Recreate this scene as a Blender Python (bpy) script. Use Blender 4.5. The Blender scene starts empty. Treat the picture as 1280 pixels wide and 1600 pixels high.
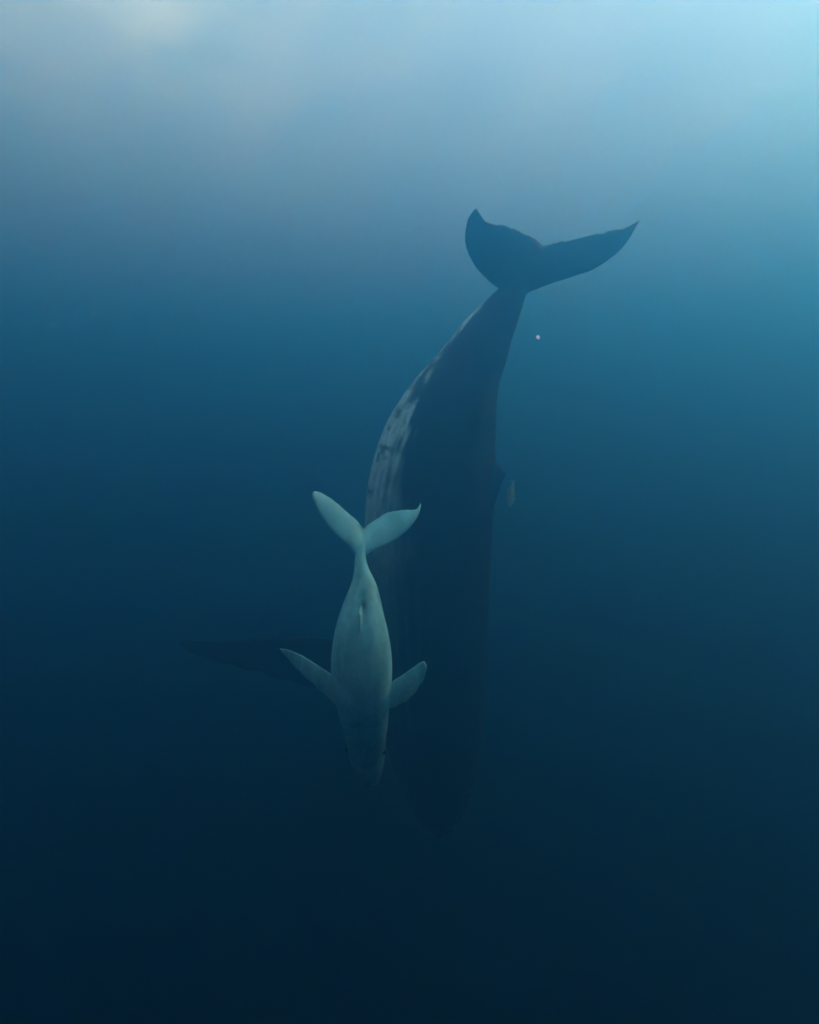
import bpy, bmesh, math, random
import numpy as np
from mathutils import Vector, noise

random.seed(7); np.random.seed(7)
sc = bpy.context.scene
COL = sc.collection
R = math.radians

# ------------------------------------------------------------------ camera
PITCH = -3.5
FOV = 75.0
cam = bpy.data.cameras.new('camera'); cam_o = bpy.data.objects.new('camera', cam)
COL.objects.link(cam_o); sc.camera = cam_o
cam.sensor_fit = 'VERTICAL'; cam.angle = R(FOV); cam.clip_start = 0.05; cam.clip_end = 2000
cam_o.location = (0, 0, 0); cam_o.rotation_euler = (R(90 + PITCH), 0, 0)

# ------------------------------------------------------------------ world, sun, exposure
DEPTH = 18.6            # metres of water above the camera
SUN_EL, SUN_AZ = 35.5, 66.1
w = bpy.data.worlds.new('World'); sc.world = w; w.use_nodes = True
wn = w.node_tree; bgn = wn.nodes['Background']
sky = wn.nodes.new('ShaderNodeTexSky'); sky.sky_type = 'NISHITA'; sky.sun_disc = False
sky.sun_elevation = R(SUN_EL); sky.sun_rotation = R(SUN_AZ)
sky.air_density = 1.0; sky.dust_density = 2.5; sky.ozone_density = 1.15
bgn.inputs[1].default_value = 0.129
wn.links.new(sky.outputs[0], bgn.inputs[0])
sun = bpy.data.lights.new('sun', 'SUN'); sun.energy = 4.31; sun.angle = R(0.5); sun.color = (1, 0.91, 0.76)
sun_o = bpy.data.objects.new('sun', sun); COL.objects.link(sun_o)
_e, _a = R(SUN_EL), R(SUN_AZ)
sun_o.rotation_euler = Vector((math.sin(_a)*math.cos(_e), math.cos(_a)*math.cos(_e), math.sin(_e))).to_track_quat('Z', 'Y').to_euler()
vs = sc.view_settings
vs.view_transform = 'Standard'; vs.look = 'None'; vs.exposure = 2.75; vs.gamma = 1.0; vs.use_curve_mapping = False
sc.cycles.volume_bounces = 12; sc.cycles.max_bounces = 16
sc.cycles.use_denoising = True

# water: scattering and absorption per metre (red, green, blue)
SIG_S = (0.0050, 0.0325, 0.0590)
SIG_A = (0.0730, 0.0640, 0.0572)
ANISO = 0.80

# ------------------------------------------------------------------ helpers
FPX = 800 / math.tan(R(FOV / 2))
_cp, _sp = math.cos(R(PITCH)), math.sin(R(PITCH))
NEAR = 1.0
def W(px, py, D):
    """the point seen at photograph pixel (px, py), D metres along the view axis"""
    D = D * NEAR
    x = (px - 640) / FPX * D; v = (800 - py) / FPX * D
    return np.array([x, D * _cp - v * _sp, D * _sp + v * _cp])

def tag(o, label=None, cat=None, group=None, kind=None):
    if label: o['label'] = label
    if cat: o['category'] = cat
    if group: o['group'] = group
    if kind: o['kind'] = kind
    return o

def mesh_obj(name, verts, faces, mat=None, parent=None, smooth=True):
    me = bpy.data.meshes.new(name)
    me.from_pydata([tuple(v) for v in verts], [], faces)
    me.update()
    if smooth: me.polygons.foreach_set('use_smooth', [True] * len(me.polygons))
    if mat: me.materials.append(mat)
    o = bpy.data.objects.new(name, me); COL.objects.link(o)
    if parent: o.parent = parent
    return o

def new_mat(name):
    m = bpy.data.materials.new(name); m.use_nodes = True
    nt = m.node_tree
    return m, nt, nt.nodes['Principled BSDF']

def norm(v):
    return v / max(1e-9, np.linalg.norm(v))

def interp_rows(ts, rows, t):
    """smooth (Catmull-Rom) interpolation of rows at parameters ts"""
    ts = np.asarray(ts, float); rows = np.asarray(rows, float)
    m = np.zeros_like(rows)
    m[1:-1] = (rows[2:] - rows[:-2]) / (ts[2:] - ts[:-2])[:, None]
    m[0] = (rows[1] - rows[0]) / (ts[1] - ts[0]); m[-1] = (rows[-1] - rows[-2]) / (ts[-1] - ts[-2])
    t = np.clip(t, ts[0], ts[-1]); i = np.clip(np.searchsorted(ts, t) - 1, 0, len(ts) - 2)
    h = ts[i + 1] - ts[i]; u = ((t - ts[i]) / h)[:, None]; h = h[:, None]
    return ((2*u**3 - 3*u**2 + 1) * rows[i] + (u**3 - 2*u**2 + u) * h * m[i]
            + (-2*u**3 + 3*u**2) * rows[i + 1] + (u**3 - u**2) * h * m[i + 1])

def resample(pts, n):
    pts = np.asarray(pts, float)
    s = np.concatenate([[0], np.cumsum(np.linalg.norm(np.diff(pts, axis=0), axis=1))])
    return interp_rows(s, pts, np.linspace(0, s[-1], n))

class Spine:
    """body axis: stations (px, py, half_px, depth, dorsal azimuth deg, height/width ratio)"""
    def __init__(self, st, n=160):
        P = np.array([W(a[0], a[1], a[3]) for a in st])
        h = np.array([a[2] / FPX * a[3] * NEAR for a in st])
        s = np.concatenate([[0], np.cumsum(np.linalg.norm(np.diff(P, axis=0), axis=1))])
        rows = np.column_stack([P, h, [a[4] for a in st], [a[5] for a in st], [a[1] for a in st]])
        t = np.linspace(0, s[-1], n)
        q = interp_rows(s, rows, t)
        k = np.exp(-(np.arange(-8, 9) / 4.0) ** 2); k /= k.sum()
        for c in (0, 1, 2, 3, 4, 5):                       # even out the outline, ends kept
            e = np.concatenate([2*q[0, c] - q[8:0:-1, c], q[:, c], 2*q[-1, c] - q[-2:-10:-1, c]])
            sm = np.convolve(e, k, 'valid')
            q[:, c] = np.maximum(sm, .02) if c == 3 else sm
        self.s, self.len = t, s[-1]
        self.c = q[:, :3]; self.h = q[:, 3]; self.ratio = q[:, 5]; self.py = q[:, 6]
        self.T = np.gradient(self.c, t, axis=0); self.T /= np.linalg.norm(self.T, axis=1)[:, None]
        az = np.radians(q[:, 4])
        d = np.column_stack([np.cos(az), np.sin(az), 0 * az])      # dorsal direction, +y is away
        d -= self.T * (d * self.T).sum(1)[:, None]
        self.d = d / np.linalg.norm(d, axis=1)[:, None]
        self.l = np.cross(self.T, self.d)
    def tube(self, hh, ww, zoff=None, n=56, expo=2.0):
        """hh dorsoventral and ww lateral half sizes"""
        V, F = [], []
        a = np.linspace(0, 2*math.pi, n, endpoint=False)
        ca, sa = np.cos(a), np.sin(a)
        ca = np.sign(ca) * np.abs(ca)**(2/expo); sa = np.sign(sa) * np.abs(sa)**(2/expo)
        for i in range(len(self.s)):
            V.append(self.c[i] + np.outer(ca * hh[i], self.d[i]) + np.outer(sa * ww[i], self.l[i]))
        V = np.concatenate(V); m = len(self.s)
        for i in range(m - 1):
            for j in range(n):
                k = (j + 1) % n
                F.append((i*n + j, i*n + k, (i+1)*n + k, (i+1)*n + j))
        F.append(tuple(range(n - 1, -1, -1))); F.append(tuple((m-1)*n + j for j in range(n)))
        return V, F
    def locate(self, X):
        """for points X: index of the nearest station, dorsal and lateral offsets"""
        idx = np.zeros(len(X), int)
        for k in range(0, len(X), 20000):
            d2 = ((X[k:k+20000, None, :] - self.c[None]) ** 2).sum(2)
            idx[k:k+20000] = d2.argmin(1)
        r = X - self.c[idx]
        return idx, (r * self.d[idx]).sum(1), (r * self.l[idx]).sum(1)

def blade(lead, trail, thick_root, thick_tip, n=40, m=14, bumps=None, nick=0.0):
    """a lobe or flipper: leading and trailing edges (3D point lists root to tip), aerofoil section"""
    L = resample(lead, n); T = resample(trail, n)
    V, F = [], []
    if nick:
        for i in range(2, n - 2):
            q = T[i] * 4.0
            T[i] = T[i] + norm(T[i] - L[i]) * nick * (noise.noise(Vector(q)) + .6 * noise.noise(Vector(q * 2.7)))
    if bumps:
        amp, cnt = bumps
        for i in range(n):
            u = i / (n - 1)
            dv = norm(L[i] - T[i])
            L[i] += dv * amp * (abs(math.sin(u * math.pi * cnt)) ** 1.5) * min(1, (1 - u) * 4) * min(1, u * 5)
    for i in range(n):
        u = i / (n - 1)
        ax = norm((L[min(n-1, i+1)] + T[min(n-1, i+1)]) - (L[max(0, i-1)] + T[max(0, i-1)]))
        ch = T[i] - L[i]; nn = np.cross(ax, norm(ch))
        nn = norm(nn) if np.linalg.norm(nn) > 1e-6 else np.array([0, -1., 0])
        th = thick_root + (thick_tip - thick_root) * u ** .8
        ring = []
        for k in range(m):
            c = (1 - math.cos(math.pi * k / (m - 1))) / 2
            tt = th * (1.9 * math.sqrt(max(c, 0)) * (1 - c) ** .75 + .16 * math.sin(math.pi * min(1, max(0, c)) ) )
            ring.append((c, tt))
        top = [L[i] + ch * c + nn * (tt * .5 + .0035) for c, tt in ring]
        bot = [L[i] + ch * c - nn * (tt * .5 + .0035) for c, tt in ring][::-1]
        V += top + bot
    k = 2 * m
    for i in range(n - 1):
        for j in range(k):
            jn = (j + 1) % k
            F.append((i*k + j, i*k + jn, (i+1)*k + jn, (i+1)*k + j))
    F.append(tuple(range(k - 1, -1, -1))); F.append(tuple((n-1)*k + j for j in range(k)))
    return np.array(V), F

def ball(c, r, seg=12, squash=(1, 1, 1), frame=None):
    V, F = [], []
    for i in range(seg + 1):
        p = math.pi * i / seg
        for j in range(seg * 2):
            q = math.pi * j / seg
            v = np.array([math.sin(p)*math.cos(q)*squash[0], math.sin(p)*math.sin(q)*squash[1], math.cos(p)*squash[2]]) * r
            if frame is not None: v = frame.T @ v
            V.append(np.asarray(c) + v)
    k = seg * 2
    for i in range(seg):
        for j in range(k):
            F.append((i*k + j, (i+1)*k + j, (i+1)*k + (j+1) % k, i*k + (j+1) % k))
    return np.array(V), F

def fuse(name, pieces, voxel, iters=3):
    """closed pieces grown into ONE continuous surface"""
    V, F, off = [], [], 0
    for v, f in pieces:
        V.append(v); F += [tuple(int(i) + off for i in q) for q in f]; off += len(v)
    o = mesh_obj('raw', np.concatenate(V), F)
    bm = bmesh.new(); bm.from_mesh(o.data); bmesh.ops.remove_doubles(bm, verts=bm.verts, dist=1e-5)
    bmesh.ops.recalc_face_normals(bm, faces=bm.faces); bm.to_mesh(o.data); bm.free()
    r = o.modifiers.new('r', 'REMESH'); r.mode = 'VOXEL'; r.voxel_size = voxel
    s = o.modifiers.new('s', 'SMOOTH'); s.factor = .5; s.iterations = iters
    dg = bpy.context.evaluated_depsgraph_get()
    me = bpy.data.meshes.new_from_object(o.evaluated_get(dg))
    bpy.data.objects.remove(o)
    me.name = name
    me.polygons.foreach_set('use_smooth', [True] * len(me.polygons))
    return me

def coords(me):
    a = np.empty(len(me.vertices) * 3); me.vertices.foreach_get('co', a); return a.reshape(-1, 3)
def normals(me):
    a = np.empty(len(me.vertices) * 3); me.vertices.foreach_get('normal', a); return a.reshape(-1, 3)
def set_coords(me, X):
    me.vertices.foreach_set('co', X.ravel()); me.update()
def set_pigment(me, val):
    at = me.attributes.new('pigment', 'FLOAT', 'POINT'); at.data.foreach_set('value', val.astype(np.float32))

def vnoise(X, scale, seed=0.0):
    return np.array([noise.noise(Vector((p[0]*scale + seed, p[1]*scale - seed, p[2]*scale + seed*.5))) for p in X])
def sstep(a, b, x):
    t = np.clip((x - a) / (b - a), 0, 1); return t*t*(3 - 2*t)

# ------------------------------------------------------------------ materials
def skin_material(name, dark, pale, rough=.55, mottle=6.0, mottle_amp=.25):
    m, nt, bs = new_mat(name)
    N, Lk = nt.nodes, nt.links
    at = N.new('ShaderNodeAttribute'); at.attribute_name = 'pigment'
    tc = N.new('ShaderNodeTexCoord')
    n1 = N.new('ShaderNodeTexNoise'); n1.inputs['Scale'].default_value = mottle; n1.inputs['Detail'].default_value = 7; n1.inputs['Roughness'].default_value = .65
    n2 = N.new('ShaderNodeTexNoise'); n2.inputs['Scale'].default_value = mottle * .22; n2.inputs['Detail'].default_value = 4
    Lk.new(tc.outputs['Object'], n1.inputs['Vector']); Lk.new(tc.outputs['Object'], n2.inputs['Vector'])
    # pigment edge broken up by noise
    a0 = N.new('ShaderNodeMath'); a0.operation = 'MULTIPLY_ADD'; a0.inputs[1].default_value = mottle_amp; a0.inputs[2].default_value = -mottle_amp * .5
    Lk.new(n1.outputs['Fac'], a0.inputs[0])
    am = N.new('ShaderNodeMath'); am.operation = 'MULTIPLY'; am.inputs[1].default_value = 5.0; am.use_clamp = True
    Lk.new(at.outputs['Fac'], am.inputs[0])
    a1 = N.new('ShaderNodeMath'); a1.operation = 'MULTIPLY'
    Lk.new(a0.outputs[0], a1.inputs[0]); Lk.new(am.outputs[0], a1.inputs[1])
    a2 = N.new('ShaderNodeMath'); a2.operation = 'ADD'; a2.use_clamp = True
    Lk.new(a1.outputs[0], a2.inputs[0]); Lk.new(at.outputs['Fac'], a2.inputs[1])
    mx = N.new('ShaderNodeMix'); mx.data_type = 'RGBA'
    mx.inputs[6].default_value = (*dark, 1); mx.inputs[7].default_value = (*pale, 1)
    Lk.new(a2.outputs[0], mx.inputs[0])
    # scratches and scars: thin stretched noise
    mp = N.new('ShaderNodeMapping'); mp.inputs['Scale'].default_value = (3.2, 3.2, .45); mp.inputs['Rotation'].default_value = (.2, .25, 0)
    Lk.new(tc.outputs['Object'], mp.inputs['Vector'])
    n3 = N.new('ShaderNodeTexNoise'); n3.inputs['Scale'].default_value = 2.0; n3.inputs['Detail'].default_value = 5
    Lk.new(mp.outputs[0], n3.inputs['Vector'])
    rp = N.new('ShaderNodeValToRGB'); rp.color_ramp.elements[0].position = .35; rp.color_ramp.elements[1].position = .7
    rp.color_ramp.elements[0].color = (.78, .78, .78, 1); rp.color_ramp.elements[1].color = (1.15, 1.15, 1.15, 1)
    Lk.new(n3.outputs['Fac'], rp.inputs[0])
    mu = N.new('ShaderNodeMix'); mu.data_type = 'RGBA'; mu.blend_type = 'MULTIPLY'; mu.inputs[0].default_value = 1
    Lk.new(mx.outputs[2], mu.inputs[6]); Lk.new(rp.outputs[0], mu.inputs[7])
    Lk.new(mu.outputs[2], bs.inputs['Base Color'])
    bs.inputs['Roughness'].default_value = rough
    bs.inputs['Specular IOR Level'].default_value = .12      # wet skin under water: almost index matched
    bp = N.new('ShaderNodeBump'); bp.inputs['Strength'].default_value = .25; bp.inputs['Distance'].default_value = .02
    Lk.new(n1.outputs['Fac'], bp.inputs['Height']); Lk.new(bp.outputs[0], bs.inputs['Normal'])
    return m

M_ADULT = skin_material('adult whale skin', (.006, .011, .013), (.55, .88, .90), mottle=5, mottle_amp=.30)
M_CALF = skin_material('calf whale skin', (.03, .10, .105), (.28, .74, .79), mottle=7, mottle_amp=.22)
m, nt, bs = new_mat('eye'); bs.inputs['Base Color'].default_value = (.01, .01, .012, 1); bs.inputs['Roughness'].default_value = .15
M_EYE = m
m, nt, bs = new_mat('remora skin'); bs.inputs['Base Color'].default_value = (.40, .62, .64, 1); bs.inputs['Roughness'].default_value = .5
tn = nt.nodes.new('ShaderNodeTexNoise'); tn.inputs['Scale'].default_value = 20
bp = nt.nodes.new('ShaderNodeBump'); bp.inputs['Strength'].default_value = .2
nt.links.new(tn.outputs['Fac'], bp.inputs['Height']); nt.links.new(bp.outputs[0], bs.inputs['Normal'])
M_REMORA = m

# ------------------------------------------------------------------ the water body and its surface
def build_water():
    H = 150.0; Wd = 400.0
    x, zt, zb = Wd/2, DEPTH, DEPTH - H
    v = [(-x,-x,zb),(x,-x,zb),(x,x,zb),(-x,x,zb),(-x,-x,zt),(x,-x,zt),(x,x,zt),(-x,x,zt)]
    f = [(0,3,2,1),(4,5,6,7),(0,1,5,4),(1,2,6,5),(2,3,7,6),(3,0,4,7)]
    m = bpy.data.materials.new('sea water volume'); m.use_nodes = True
    nt = m.node_tree; nt.nodes.clear()
    out = nt.nodes.new('ShaderNodeOutputMaterial'); pv = nt.nodes.new('ShaderNodeVolumePrincipled')
    D = 0.3
    col = [s / D for s in SIG_S]
    ab = [(1 - a / D / (1 - c)) ** 2 for a, c in zip(SIG_A, col)]
    pv.inputs['Color'].default_value = (*col, 1)
    pv.inputs['Absorption Color'].default_value = (*ab, 1)
    pv.inputs['Density'].default_value = D
    pv.inputs['Density Attribute'].default_value = ''
    pv.inputs['Anisotropy'].default_value = ANISO
    nt.links.new(pv.outputs[0], out.inputs['Volume'])
    o = mesh_obj('haze', v, f, m, smooth=False)
    tag(o, 'blue sea water filling the whole frame, hazy and darker with depth', 'water', kind='stuff')

    # the rippled surface above, just clear of the volume
    n, S = 300, 205.0
    g = np.sinh(np.linspace(-1, 1, n) * 2.6) / math.sinh(2.6) * S
    X, Y = np.meshgrid(g, g, indexing='ij')
    Z = np.zeros_like(X)
    rs = np.random.RandomState(3)
    for k in range(26):
        lam = 3.6 * (1.16 ** k) if k < 16 else rs.uniform(5, 14)
        th = rs.normal(.6, .7); ph = rs.uniform(0, 6.28)
        Z += .0035 * lam * np.sin((X*math.cos(th) + Y*math.sin(th)) * 2*math.pi/lam + ph)
    Z = Z - Z.min() + DEPTH + .12
    V = np.column_stack([X.ravel(), Y.ravel(), Z.ravel()])
    F = [(i*n + j, (i+1)*n + j, (i+1)*n + j + 1, i*n + j + 1) for i in range(n-1) for j in range(n-1)]
    m = bpy.data.materials.new('sea surface'); m.use_nodes = True
    nt = m.node_tree; nt.nodes.clear(); N, Lk = nt.nodes, nt.links
    out = N.new('ShaderNodeOutputMaterial'); tr = N.new('ShaderNodeBsdfTransparent'); tl = N.new('ShaderNodeBsdfTranslucent')
    tl.inputs['Color'].default_value = (.70, .90, .88, 1)
    at = N.new('ShaderNodeAttribute'); at.attribute_name = 'glow'
    rp = N.new('ShaderNodeValToRGB'); rp.color_ramp.elements[0].position = 0; rp.color_ramp.elements[1].position = 1
    rp.color_ramp.elements[0].color = (.47,)*3 + (1,); rp.color_ramp.elements[1].color = (.95,)*3 + (1,)
    mx = N.new('ShaderNodeMixShader')
    Lk.new(at.outputs['Fac'], rp.inputs[0])
    Lk.new(rp.outputs[0], mx.inputs[0]); Lk.new(tr.outputs[0], mx.inputs[1]); Lk.new(tl.outputs[0], mx.inputs[2]); Lk.new(mx.outputs[0], out.inputs['Surface'])
    # light patches painted into the surface's translucency: a few near the whales, more all over
    patches = [(-10.6, 27.0, 3.8, 6.5, .9), (-20.5, 27.5, 3.0, 6.5, .75), (-3.5, 25.5, 6.0, 3.6, .4), (-8.5, 34.0, 3.0, 4.0, .25),
               (3.0, 19.0, 3.0, 2.5, .6), (-22.0, 33.0, 3.0, 4.0, .7), (-11.25, 17.0, 3.0, 3.0, .8)]
    for _ in range(220):
        px_, py_ = rs.uniform(-190, 190, 2)
        if -24 < px_ < 34 and 18 < py_ < 60: continue
        patches.append((px_, py_, rs.uniform(2, 5), rs.uniform(2, 6), rs.uniform(.4, 1)))
    fo = np.zeros(len(V)); nz = vnoise(V * np.array([1, .8, 0]), .42, 5.5)
    for (qx, qy, rx, ry, am) in patches:
        d2 = ((V[:, 0] - qx) / rx) ** 2 + ((V[:, 1] - qy) / ry) ** 2
        fo = np.maximum(fo, am * np.exp(-d2))
    nz2 = vnoise(V * np.array([1.6, .7, 0]), 1.0, 2.5)
    fo = np.clip(fo * (1 + 1.5 * nz + 1.1 * nz2) + .10 * nz, 0, 1)
    o = mesh_obj('sea_surface', V, F, m)
    fa = o.data.attributes.new('glow', 'FLOAT', 'POINT'); fa.data.foreach_set('value', fo.astype(np.float32))
    tag(o, 'rippled sea surface seen from below, pale with daylight and painted light patches', None, kind='structure')
build_water()

# ------------------------------------------------------------------ adult whale
#        px    py   half  depth  dorsal az  height/width
A_ST = [(683, 1300,   6, 16.6, -22, 1.0),
        (683, 1292,  22, 16.5, -22, 1.0),
        (683, 1274,  34, 16.4, -22, 1.0),
        (682, 1242,  48, 16.3, -22, 1.02),
        (680, 1200,  63, 16.1, -22, 1.05),
        (676, 1140,  77, 15.9, -22, 1.05),
        (671, 1070,  88, 15.7, -22, 1.05),
        (667,  980,  95, 15.5, -22, 1.04),
        (666,  900,  98, 15.3, -22, 1.05),
        (668,  840, 100, 15.2, -22, 1.08),
        (671,  780, 101, 15.1, -22, 1.10),
        (678,  730,  98, 15.0, -23, 1.14),
        (688,  685,  93, 14.9, -24, 1.18),
        (700,  650,  86, 14.8, -25, 1.22),
        (711, 620,  77, 14.75, -27, 1.26),
        (727, 585,  66, 14.7, -30, 1.30),
        (744, 555,  57, 14.65, -34, 1.32),
        (758, 525,  51, 14.6, -38, 1.34),
        (774, 500,  46, 14.55, -43, 1.32),
        (788, 478,  38, 14.5, -50, 1.28),
        (805,  450,  27, 14.45, -58, 1.20),
        (816,  430,  20, 14.4, -65, 1.10),
        (828,  408,  11, 14.4, -70, 1.0)]

def P3(lst, d0, d1):
    n = len(lst)
    return [W(x, y, d0 + (d1 - d0) * (i / (n - 1))) for i, (x, y) in enumerate(lst)]

def adult_whale():
    sp = Spine(A_ST)
    # perpendicular half height: the stations give half widths along an image row
    tilt = np.abs(sp.T[:, 2])
    hh = sp.h * np.clip(tilt, .6, 1); ww = hh / sp.ratio
    body = sp.tube(hh, ww, expo=2.12)
    pcs = [body]
    # flukes: both lobes share the root chord from the notch down to the tail stock
    dn, df = 13.7, 14.9
    ll = P3([(812,462),(795,457),(777,450),(764,442),(742,419),(728,394),(724,371),(728,343),(737,328),(746,321)], 14.4, dn)
    lt = P3([(851,382),(837,371),(815,361),(792,351),(764,345),(753,335),(746,321)], 14.4, dn)
    rl = P3([(812,462),(837,455),(860,447),(894,436),(927,424),(956,405),(975,386),(992,360),(1000,346),(1007,333)], 14.4, df)
    rt = P3([(848,382),(877,375),(919,367),(956,358),(978,354),(995,346),(1007,333)], 14.4, df)
    pcs.append(blade(ll, lt, .34, .05, n=70, nick=.045)); pcs.append(blade(rl, rt, .34, .05, n=70, nick=.045))
    # dorsal fin on its broad low hump, leaning back towards the tail
    def on(k_py, off, lat=0.0):
        i = int(np.abs(sp.py - k_py).argmin())
        return sp.c[i] + sp.d[i] * (hh[i] + off) + sp.l[i] * lat
    fl = [on(835, -.25), on(800, -.03), on(775, .05), on(750, .13), on(727, .21), on(712, .27)]
    ft = [on(672, -.25), on(688, -.04), on(696, .05), on(703, .13), on(708, .20), on(712, .27)]
    pcs.append(blade(fl[:], ft, .30, .05, n=26))
    # near-side flipper held out to the left, behind the calf
    nl = P3([(650,1108),(600,1100),(560,1092),(510,1078),(460,1066),(410,1052),(350,1036),(305,1022),(280,1006)], 15.3, 17.2)
    nt_ = P3([(650,1030),(600,1018),(560,1004),(510,996),(460,993),(410,996),(350,1000),(305,1001),(280,1003)], 15.3, 17.2)
    pcs.append(blade(nl, nt_, .26, .05, n=60, bumps=(.05, 8)))
    # far-side flipper swept down along the body
    fl2 = P3([(690,1040),(705,1080),(722,1130),(733,1180),(735,1220),(728,1262),(714,1290)], 16.4, 17.6)
    ft2 = P3([(680,1095),(684,1120),(690,1150),(694,1190),(696,1225),(702,1262),(712,1290)], 16.5, 17.6)
    pcs.append(blade(fl2, ft2, .24, .05, n=50, bumps=(.04, 8)))
    # knobs on the rostrum and along the lower jaw
    rs = np.random.RandomState(5)
    for py in np.linspace(1300, 1215, 8):
        i = int(np.abs(sp.py - py).argmin())
        for a in (0, .55, -.55, 1.15, -1.15):
            a2 = a + rs.normal(0, .05)
            c = sp.c[i] + sp.d[i] * hh[i] * math.cos(a2) * .98 + sp.l[i] * ww[i] * math.sin(a2) * .98
            pcs.append(ball(c, .07 + rs.uniform(0, .03), seg=5))
    me = fuse('body', pcs, .034, iters=4)
    X = coords(me); Nn = normals(me)
    idx, a, b = sp.locate(X)
    h_, w_ = hh[idx], ww[idx]
    onbody = (np.abs(a) < h_ * 1.12) & (np.abs(b) < w_ * 1.15)
    near = -b if sp.l[80][1] > 0 else b              # positive towards the camera side
    psi = np.degrees(np.arctan2(near / w_, -a / h_)) # 0 on the belly line, +90 on the near flank, 180 on the back
    py = sp.py[idx]
    # throat pleats
    pl = sstep(0, 1, (118 - np.abs(psi)) / 14) * sstep(860, 930, py) * (1 - sstep(1250, 1290, py)) * onbody
    X = X - Nn * (pl * .014 * (1 + np.cos(np.radians(psi) * 34)))[:, None]
    # closed mouth line, sweeping down below the eye
    ml = 112 + (1290 - py) * .08
    groove = np.exp(-((np.abs(psi) - ml) / 2.6) ** 2) * sstep(1120, 1150, py) * onbody
    X = X - Nn * (groove * .05)[:, None]
    # gentle unevenness of the flank, knuckles along the tail stock ridge
    X = X + Nn * (vnoise(X, .55, 3) * .04 + vnoise(X, 2.3, 9) * .006)[:, None]
    set_coords(me, X)
    # pigment: white belly running onto the flank, broken and spotted towards the tail
    n1 = vnoise(X, .9, 1.7); n2 = vnoise(X, 2.6, 8.1); n3 = vnoise(X, 6.0, 2.2)
    edge = np.interp(py, [440, 470, 500, 530, 560, 590, 620, 650, 670, 700, 740, 780, 820, 900, 1050, 1250],
                         [ 44,  50,  70,  64,  48,  40,  50,  66,  71,  69,  65,  70,  76,  80,   84,   88])
    soft = np.interp(py, [440, 700, 760, 820], [5, 5, 16, 26])
    st_ = np.array([noise.noise(Vector((a_ / 5.0, b_ / 45.0, 3.3))) for a_, b_ in zip(psi, py)])
    st2 = np.array([noise.noise(Vector((a_ / 3.6 + b_ / 30.0, b_ / 11.0, 7.7))) for a_, b_ in zip(psi, py)])
    g = edge - np.abs(psi) + n1 * 9 + n2 * 8 + st_ * 16
    pig = sstep(-1, 1, g / soft) * onbody
    broken = np.interp(py, [440, 500, 535, 570, 610, 640, 675, 720, 1300], [.05, .2, .6, .8, .8, .6, .2, .08, .1])
    pig *= 1 - broken * sstep(-.05, .18, n2 + .6 * n3)
    pig *= 1 - .55 * sstep(.12, .4, st2) * np.interp(py, [440, 560, 680, 800], [.5, 1, .7, .5])
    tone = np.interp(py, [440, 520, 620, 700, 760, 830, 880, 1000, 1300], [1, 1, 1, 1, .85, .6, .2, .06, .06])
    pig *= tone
    def mark(py0, psi0, dpy, dpsi, rot=0.0):
        u, v = (py - py0), (psi - psi0)
        u2 = u * math.cos(rot) + v * math.sin(rot); v2 = -u * math.sin(rot) + v * math.cos(rot)
        return np.exp(-((u2 / dpy) ** 2 + (v2 / dpsi) ** 2) ** 1.5)
    for mk in ((712, 46, 3.4, 19, -.10), (728, 44, 8, 4, .35), (722, 52, 3, 8, -.5), (668, 50, 6, 6, 0), (655, 32, 12, 3, .2), (690, 46, 3, 3, 0), (693, 28, 4, 3, 0), (645, 60, 6, 5, 0), (775, 40, 6, 9, 0)):
        pig *= 1 - .95 * mark(*mk)
    # loose white blotches between the tail patch and the belly patch
    for mk in ((584, 53, 6, 7, 0), (610, 63, 12, 5, .3), (545, 50, 14, 5, .4), (622, 44, 12, 4, .2)):
        pig = np.maximum(pig, .62 * mark(*mk) * onbody)
    pig = np.where(onbody, pig, .02 * np.clip(n2 + .3, 0, 1))
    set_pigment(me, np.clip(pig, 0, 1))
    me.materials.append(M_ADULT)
    o = bpy.data.objects.new('body', me); COL.objects.link(o)
    i = int(np.abs(sp.py - 960).argmin())
    root = bpy.data.objects.new('adult_whale', None); COL.objects.link(root)
    base = Vector(sp.c[i]); root.location = base; root.empty_display_size = 1
    o.parent = root; o.location = -base
    tag(root, 'huge dark whale diving head down with white belly patch and raised tail flukes', 'whale')
    # eyes just above the corners of the mouth
    k = int(np.abs(sp.py - 1165).argmin())
    for s in (1, -1):
        ang = R(68) * s
        c = sp.c[k] + sp.d[k] * hh[k] * math.cos(ang) * .985 + sp.l[k] * ww[k] * math.sin(ang) * .985
        v, f = ball(c - np.array(base), .075, seg=8)
        mesh_obj('eye', v, f, M_EYE, root)
    return root, sp, hh
NEAR = 0.84
adult_whale()

# ------------------------------------------------------------------ calf
C_ST = [(575, 1232,  2, 11.15, -94, 1.0),
        (575, 1222, 15, 11.00, -94, .95),
        (575, 1203, 22, 10.75, -94, .92),
        (573, 1175, 29, 10.40, -94, .92),
        (571, 1140, 34, 10.05, -94, .95),
        (568, 1100, 41,  9.72, -94, .98),
        (566, 1060, 47,  9.47, -93, 1.0),
        (565, 1025, 47,  9.33, -93, 1.0),
        (565,  990, 42,  9.27, -92, 1.0),
        (566,  960, 35,  9.27, -92, 1.0),
        (568,  935, 28,  9.30, -92, 1.02),
        (569,  916, 21,  9.33, -92, 1.15),
        (567,  902, 15,  9.35, -92, 1.3),
        (564,  888, 10,  9.35, -92, 1.4),
        (563,  874,  8,  9.36, -92, 1.25),
        (564,  858,  8,  9.40, -92, .9),
        (566,  838,  6,  9.48, -92, .5),
        (567,  828,  4,  9.52, -92, .3)]

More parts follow.
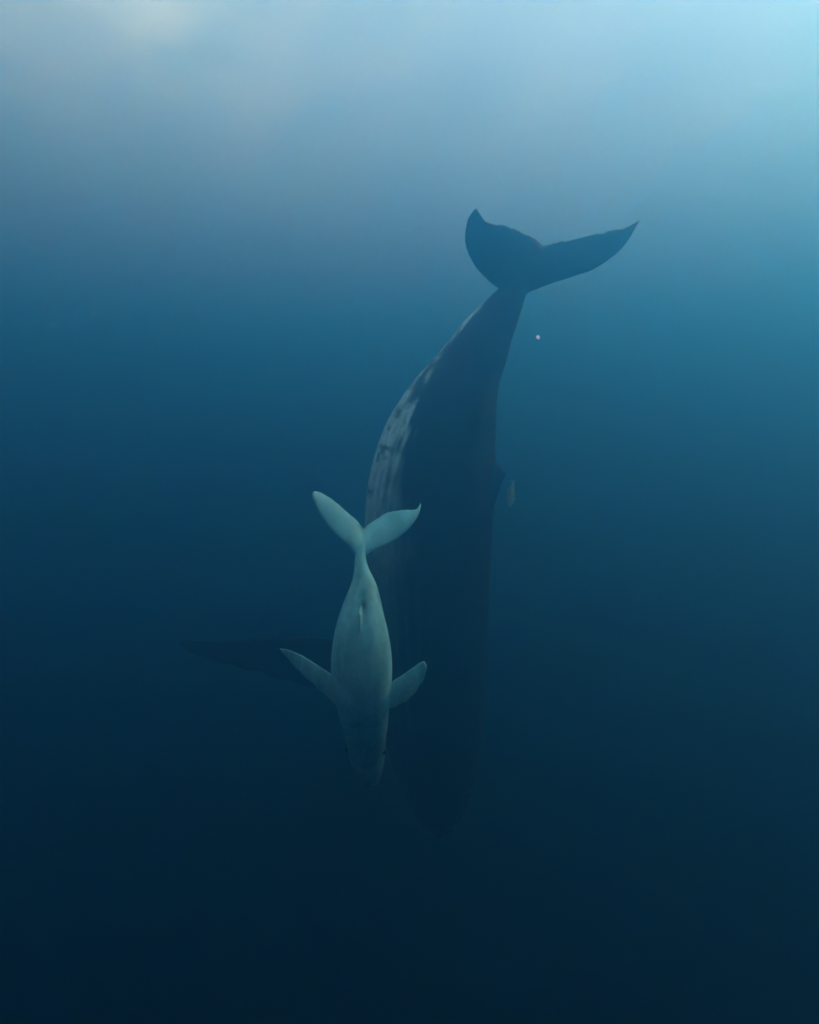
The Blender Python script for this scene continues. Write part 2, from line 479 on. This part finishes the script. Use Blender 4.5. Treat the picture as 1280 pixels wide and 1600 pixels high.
def calf_whale():
    sp = Spine(C_ST)
    ww = sp.h; hh = ww * sp.ratio
    pcs = [sp.tube(hh, ww, expo=2.1)]
    ll = P3([(565,878),(557,868),(544,852),(522,833),(502,807),(491,784),(488,774),(491,768)], 9.33, 9.40)
    lt = P3([(567,826),(561,816),(544,799),(525,783),(508,773),(497,768),(491,768)], 9.60, 9.46)
    rl = P3([(563,878),(572,867),(592,856),(617,845),(640,825),(652,808),(656,795),(657,786)], 9.33, 9.72)
    rt = P3([(568,826),(584,813),(606,801),(629,796),(645,797),(653,795),(657,786)], 9.60, 9.74)
    pcs.append(blade(ll, lt, .13, .02, n=60, nick=.018)); pcs.append(blade(rl, rt, .13, .02, n=60, nick=.018))
    def on(k_py, off, lat=0.0):
        i = int(np.abs(sp.py - k_py).argmin())
        return sp.c[i] + sp.d[i] * (hh[i] + off) + sp.l[i] * lat
    fl = [on(1000, -.10), on(988, -.02), on(976, .035), on(966, .08), on(958, .12)]
    ft = [on(938, -.10), on(943, -.02), on(947, .03), on(952, .075), on(956, .12)]
    pcs.append(blade(fl, ft, .11, .02, n=20))
    nl = P3([(585,1112),(604,1108),(627,1099),(645,1086),(658,1066),(665,1050),(666,1040),(662,1034)], 9.75, 9.5)
    ntl = P3([(585,1070),(604,1066),(622,1058),(637,1048),(650,1039),(657,1035),(662,1034)], 9.75, 9.5)
    pcs.append(blade(nl, ntl, .12, .02, n=44, bumps=(.022, 6)))
    fl = P3([(555,1118),(534,1106),(512,1087),(490,1068),(468,1048),(450,1028),(438,1015)], 10.1, 11.9)
    ft = P3([(555,1070),(530,1060),(508,1046),(486,1032),(465,1021),(450,1015),(438,1013)], 10.1, 11.9)
    pcs.append(blade(fl, ft, .12, .02, n=44, bumps=(.022, 6)))
    for py in np.linspace(1216, 1165, 6):
        i = int(np.abs(sp.py - py).argmin())
        for a in (0, .6, -.6):
            c = sp.c[i] + sp.d[i] * hh[i] * math.cos(a) * .98 + sp.l[i] * ww[i] * math.sin(a) * .98
            pcs.append(ball(c, .026, seg=5))
    me = fuse('body', pcs, .0135, iters=3)
    X = coords(me); Nn = normals(me)
    idx, a, b = sp.locate(X); h_, w_ = hh[idx], ww[idx]
    onb = (np.abs(a) < h_ * 1.12) & (np.abs(b) < w_ * 1.15)
    psi = np.degrees(np.arctan2(b / w_, -a / h_)); py = sp.py[idx]
    pl = sstep(0, 1, (110 - np.abs(psi)) / 14) * sstep(1010, 1050, py) * (1 - sstep(1190, 1215, py)) * onb
    X = X - Nn * (pl * .007 * (1 + np.cos(np.radians(psi) * 28)))[:, None]
    ml = 110 + (1215 - py) * .1
    X = X - Nn * (np.exp(-((np.abs(psi) - ml) / 3) ** 2) * sstep(1150, 1165, py) * onb * .016)[:, None]
    X = X + Nn * (vnoise(X, 1.6, 3) * .014 + vnoise(X, 7, 9) * .0025)[:, None]
    set_coords(me, X)
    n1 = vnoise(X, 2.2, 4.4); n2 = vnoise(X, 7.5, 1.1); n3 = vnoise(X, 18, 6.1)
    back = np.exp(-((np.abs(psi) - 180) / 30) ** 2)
    pig = .90 - .30 * sstep(1010, 1180, py) + n1 * .30 + n2 * .26 + n3 * .16 - back * .10 * onb  # darker towards the head: its fade into deep water painted into the pigment
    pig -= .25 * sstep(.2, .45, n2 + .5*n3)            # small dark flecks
    # flukes paler with thin dark rear edges
    notch = np.array(W(567, 824, 9.6))
    dn = np.linalg.norm((X - notch) * np.array([1, .6, .8]), axis=1)
    fl_m = ~onb & (X[:, 2] > W(567, 882, 9.35)[2])
    pig = np.where(fl_m, .92 + n1 * .12 + n2 * .08, pig)
    pig = pig - .75 * np.exp(-(dn / .06) ** 2)
    for pts in (lt, rt):
        T = resample(pts, 60); d = np.sqrt(((X[:, None] - T[None]) ** 2).sum(2).min(1)) if len(X) < 400000 else None
        if d is not None: pig = pig - .5 * np.exp(-(d / .018) ** 2)
    # dark spots beside the little back fin
    for (k_py, la, rad, am) in ((930, .02, .07, .25), (944, .04, .04, .3), (902, -.02, .05, .3), (970, -.06, .09, .12), (1010, .1, .12, .08)):
        q_ = on(k_py, 0, la); pig = pig - am * np.exp(-(np.linalg.norm((X - q_) * np.array([1.5, 1, .6]), axis=1) / rad) ** 2)
    sc_ = on(948, 0, .03); pig = pig - .5 * np.exp(-(np.linalg.norm((X - sc_) * np.array([1.6, 1, .7]), axis=1) / .07) ** 2)
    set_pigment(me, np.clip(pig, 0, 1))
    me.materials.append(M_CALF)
    o = bpy.data.objects.new('body', me); COL.objects.link(o)
    i = int(np.abs(sp.py - 1030).argmin()); base = Vector(sp.c[i])
    root = bpy.data.objects.new('whale_calf', None); COL.objects.link(root); root.location = base
    o.parent = root; o.location = -base
    tag(root, 'small pale grey whale calf diving in front of the big dark whale, tail up', 'whale calf')
    k = int(np.abs(sp.py - 1165).argmin())
    for s in (1, -1):
        ang = R(72) * s
        c = sp.c[k] + sp.d[k] * hh[k] * math.cos(ang) * .985 + sp.l[k] * ww[k] * math.sin(ang) * .985
        v, f = ball(c - np.array(base), .03, seg=8)
        mesh_obj('eye', v, f, M_EYE, root)
NEAR = 0.90
calf_whale()
NEAR = 0.84

# ------------------------------------------------------------------ the small pale fish beside the back fin
def remora():
    A, B = W(796, 792, 14.7), W(802, 750, 14.6)
    ax = B - A; Ln = np.linalg.norm(ax); ax = norm(ax)
    side = norm(np.cross(ax, np.array([0, 1., 0]))); out = np.cross(side, ax)
    prof = [(0, .012), (.06, .04), (.18, .062), (.35, .07), (.55, .058), (.75, .036), (.88, .018), (.92, .014)]
    V, F = [], []; n = 14
    for t, r in prof:
        for j in range(n):
            q = 2 * math.pi * j / n
            V.append(ax * Ln * t + side * r * math.cos(q) + out * r * .8 * math.sin(q))
    for i in range(len(prof) - 1):
        for j in range(n):
            F.append((i*n + j, i*n + (j+1) % n, (i+1)*n + (j+1) % n, (i+1)*n + j))
    F.append(tuple(range(n-1, -1, -1))); F.append(tuple((len(prof)-1)*n + j for j in range(n)))
    root = bpy.data.objects.new('remora', None); COL.objects.link(root); root.location = Vector(A)
    tag(root, 'faint pale sliver of a fish beside the big whale\'s back fin', 'fish')
    mesh_obj('body', V, F, M_REMORA, root)
    def fin(name, pts):
        v = [p + out * s * .004 for s in (1, -1) for p in pts]; k = len(pts)
        f = [tuple(range(k)), tuple(range(2*k - 1, k - 1, -1))] + [(i, (i+1) % k + 0, (i+1) % k + k, i + k) for i in range(k)]
        mesh_obj(name, v, f, M_REMORA, root, smooth=False)
    fin('tail_fin', [ax*Ln*.90 + side*.014, ax*Ln*1.0 + side*.075, ax*Ln*.965, ax*Ln*1.0 - side*.075, ax*Ln*.90 - side*.014])
    fin('dorsal_fin', [ax*Ln*.5 + side*.055, ax*Ln*.6 + side*.095, ax*Ln*.78 + side*.03])
    fin('pectoral_fin', [ax*Ln*.22 - side*.055, ax*Ln*.36 - side*.115, ax*Ln*.34 - side*.06])
remora()
NEAR = 1.0

# ------------------------------------------------------------------ drifting specks
def speck_material(name, col, alpha):
    """a clear drifting jelly or flake: light passes through it"""
    m = bpy.data.materials.new(name); m.use_nodes = True
    nt = m.node_tree; nt.nodes.clear(); N, Lk = nt.nodes, nt.links
    out = N.new('ShaderNodeOutputMaterial'); tl = N.new('ShaderNodeBsdfTranslucent'); df = N.new('ShaderNodeBsdfDiffuse'); tr = N.new('ShaderNodeBsdfTransparent')
    tl.inputs[0].default_value = (*col, 1); df.inputs[0].default_value = (*col, 1)
    a = N.new('ShaderNodeAddShader'); b = N.new('ShaderNodeMixShader')
    lw = N.new('ShaderNodeLayerWeight'); lw.inputs['Blend'].default_value = .35
    mm = N.new('ShaderNodeMath'); mm.operation = 'MULTIPLY_ADD'; mm.inputs[1].default_value = -alpha; mm.inputs[2].default_value = alpha
    Lk.new(lw.outputs['Facing'], mm.inputs[0]); Lk.new(mm.outputs[0], b.inputs[0])
    Lk.new(tl.outputs[0], a.inputs[0]); Lk.new(df.outputs[0], a.inputs[1])
    Lk.new(tr.outputs[0], b.inputs[1]); Lk.new(a.outputs[0], b.inputs[2]); Lk.new(b.outputs[0], out.inputs['Surface'])
    return m

def specks():
    m = speck_material('pale speck', (.62, .50, .55), .9); m2 = speck_material('clear jelly speck', (.75, .9, .9), .11)
    G = 'specks drifting in the water'
    items = [(841, 527, 3.4, 2.2, m, (1, 1, 1), 'pinkish round speck drifting right of the big whale\'s tail stock'),
             (952, 315, 6, 2.6, m2, (1, .8, 1.1), 'faint blurry pale speck above the right tail fluke tip'),
             (1172, 420, 5, 3.0, m2, (.7, 1, 1.3), 'dim oval speck far right of the big whale\'s tail'),
             (1035, 46, 1.6, 3.0, m2, (1, 1, 1.2), 'tiny white speck near the top edge, in the bright water at right'),
             (196, 307, 3.2, 3.0, m2, (2.2, 1, .35), 'thin short pale streak in the upper left water'),
             (655, 357, 4, 3.2, m2, (2.4, 1, .3), 'thin faint streak left of the big whale\'s left tail fluke'),
             (146, 490, 3, 3.4, m2, (.7, 1, 1.5), 'dim upright speck, rightmost of the left-side cluster'),
             (75, 482, 2.4, 3.4, m2, (1, 1, 1), 'dim round speck, leftmost of the left-side cluster'),
             (84, 475, 1.8, 3.2, m2, (1, 1, 1), 'tiny speck, topmost of the left-side cluster'),
             (81, 508, 2.6, 3.3, m2, (1.4, 1, .6), 'flat dim speck, lowest of the left-side cluster'),
             (75, 722, 2.8, 3.0, m2, (1, 1, 1), 'lone small speck in dark water low on the left'),
             (757, 822, 1.6, 4.0, m2, (1, 1, 1), 'minute speck in front of the big whale\'s dark flank')]
    for k, (x, y, r, D, mat, sq, lab) in enumerate(items):
        c = W(x, y, D); rad = r / FPX * D
        V, F = ball((0, 0, 0), rad, seg=8, squash=sq)
        V = V * (1 + .18 * np.array([noise.noise(Vector(v / rad * 1.3) + Vector((k*7.1, 0, 0))) for v in V]))[:, None]
        o = mesh_obj('drifting_speck', V, F, mat); o.location = Vector(c)
        tag(o, lab, 'speck', G)
specks()
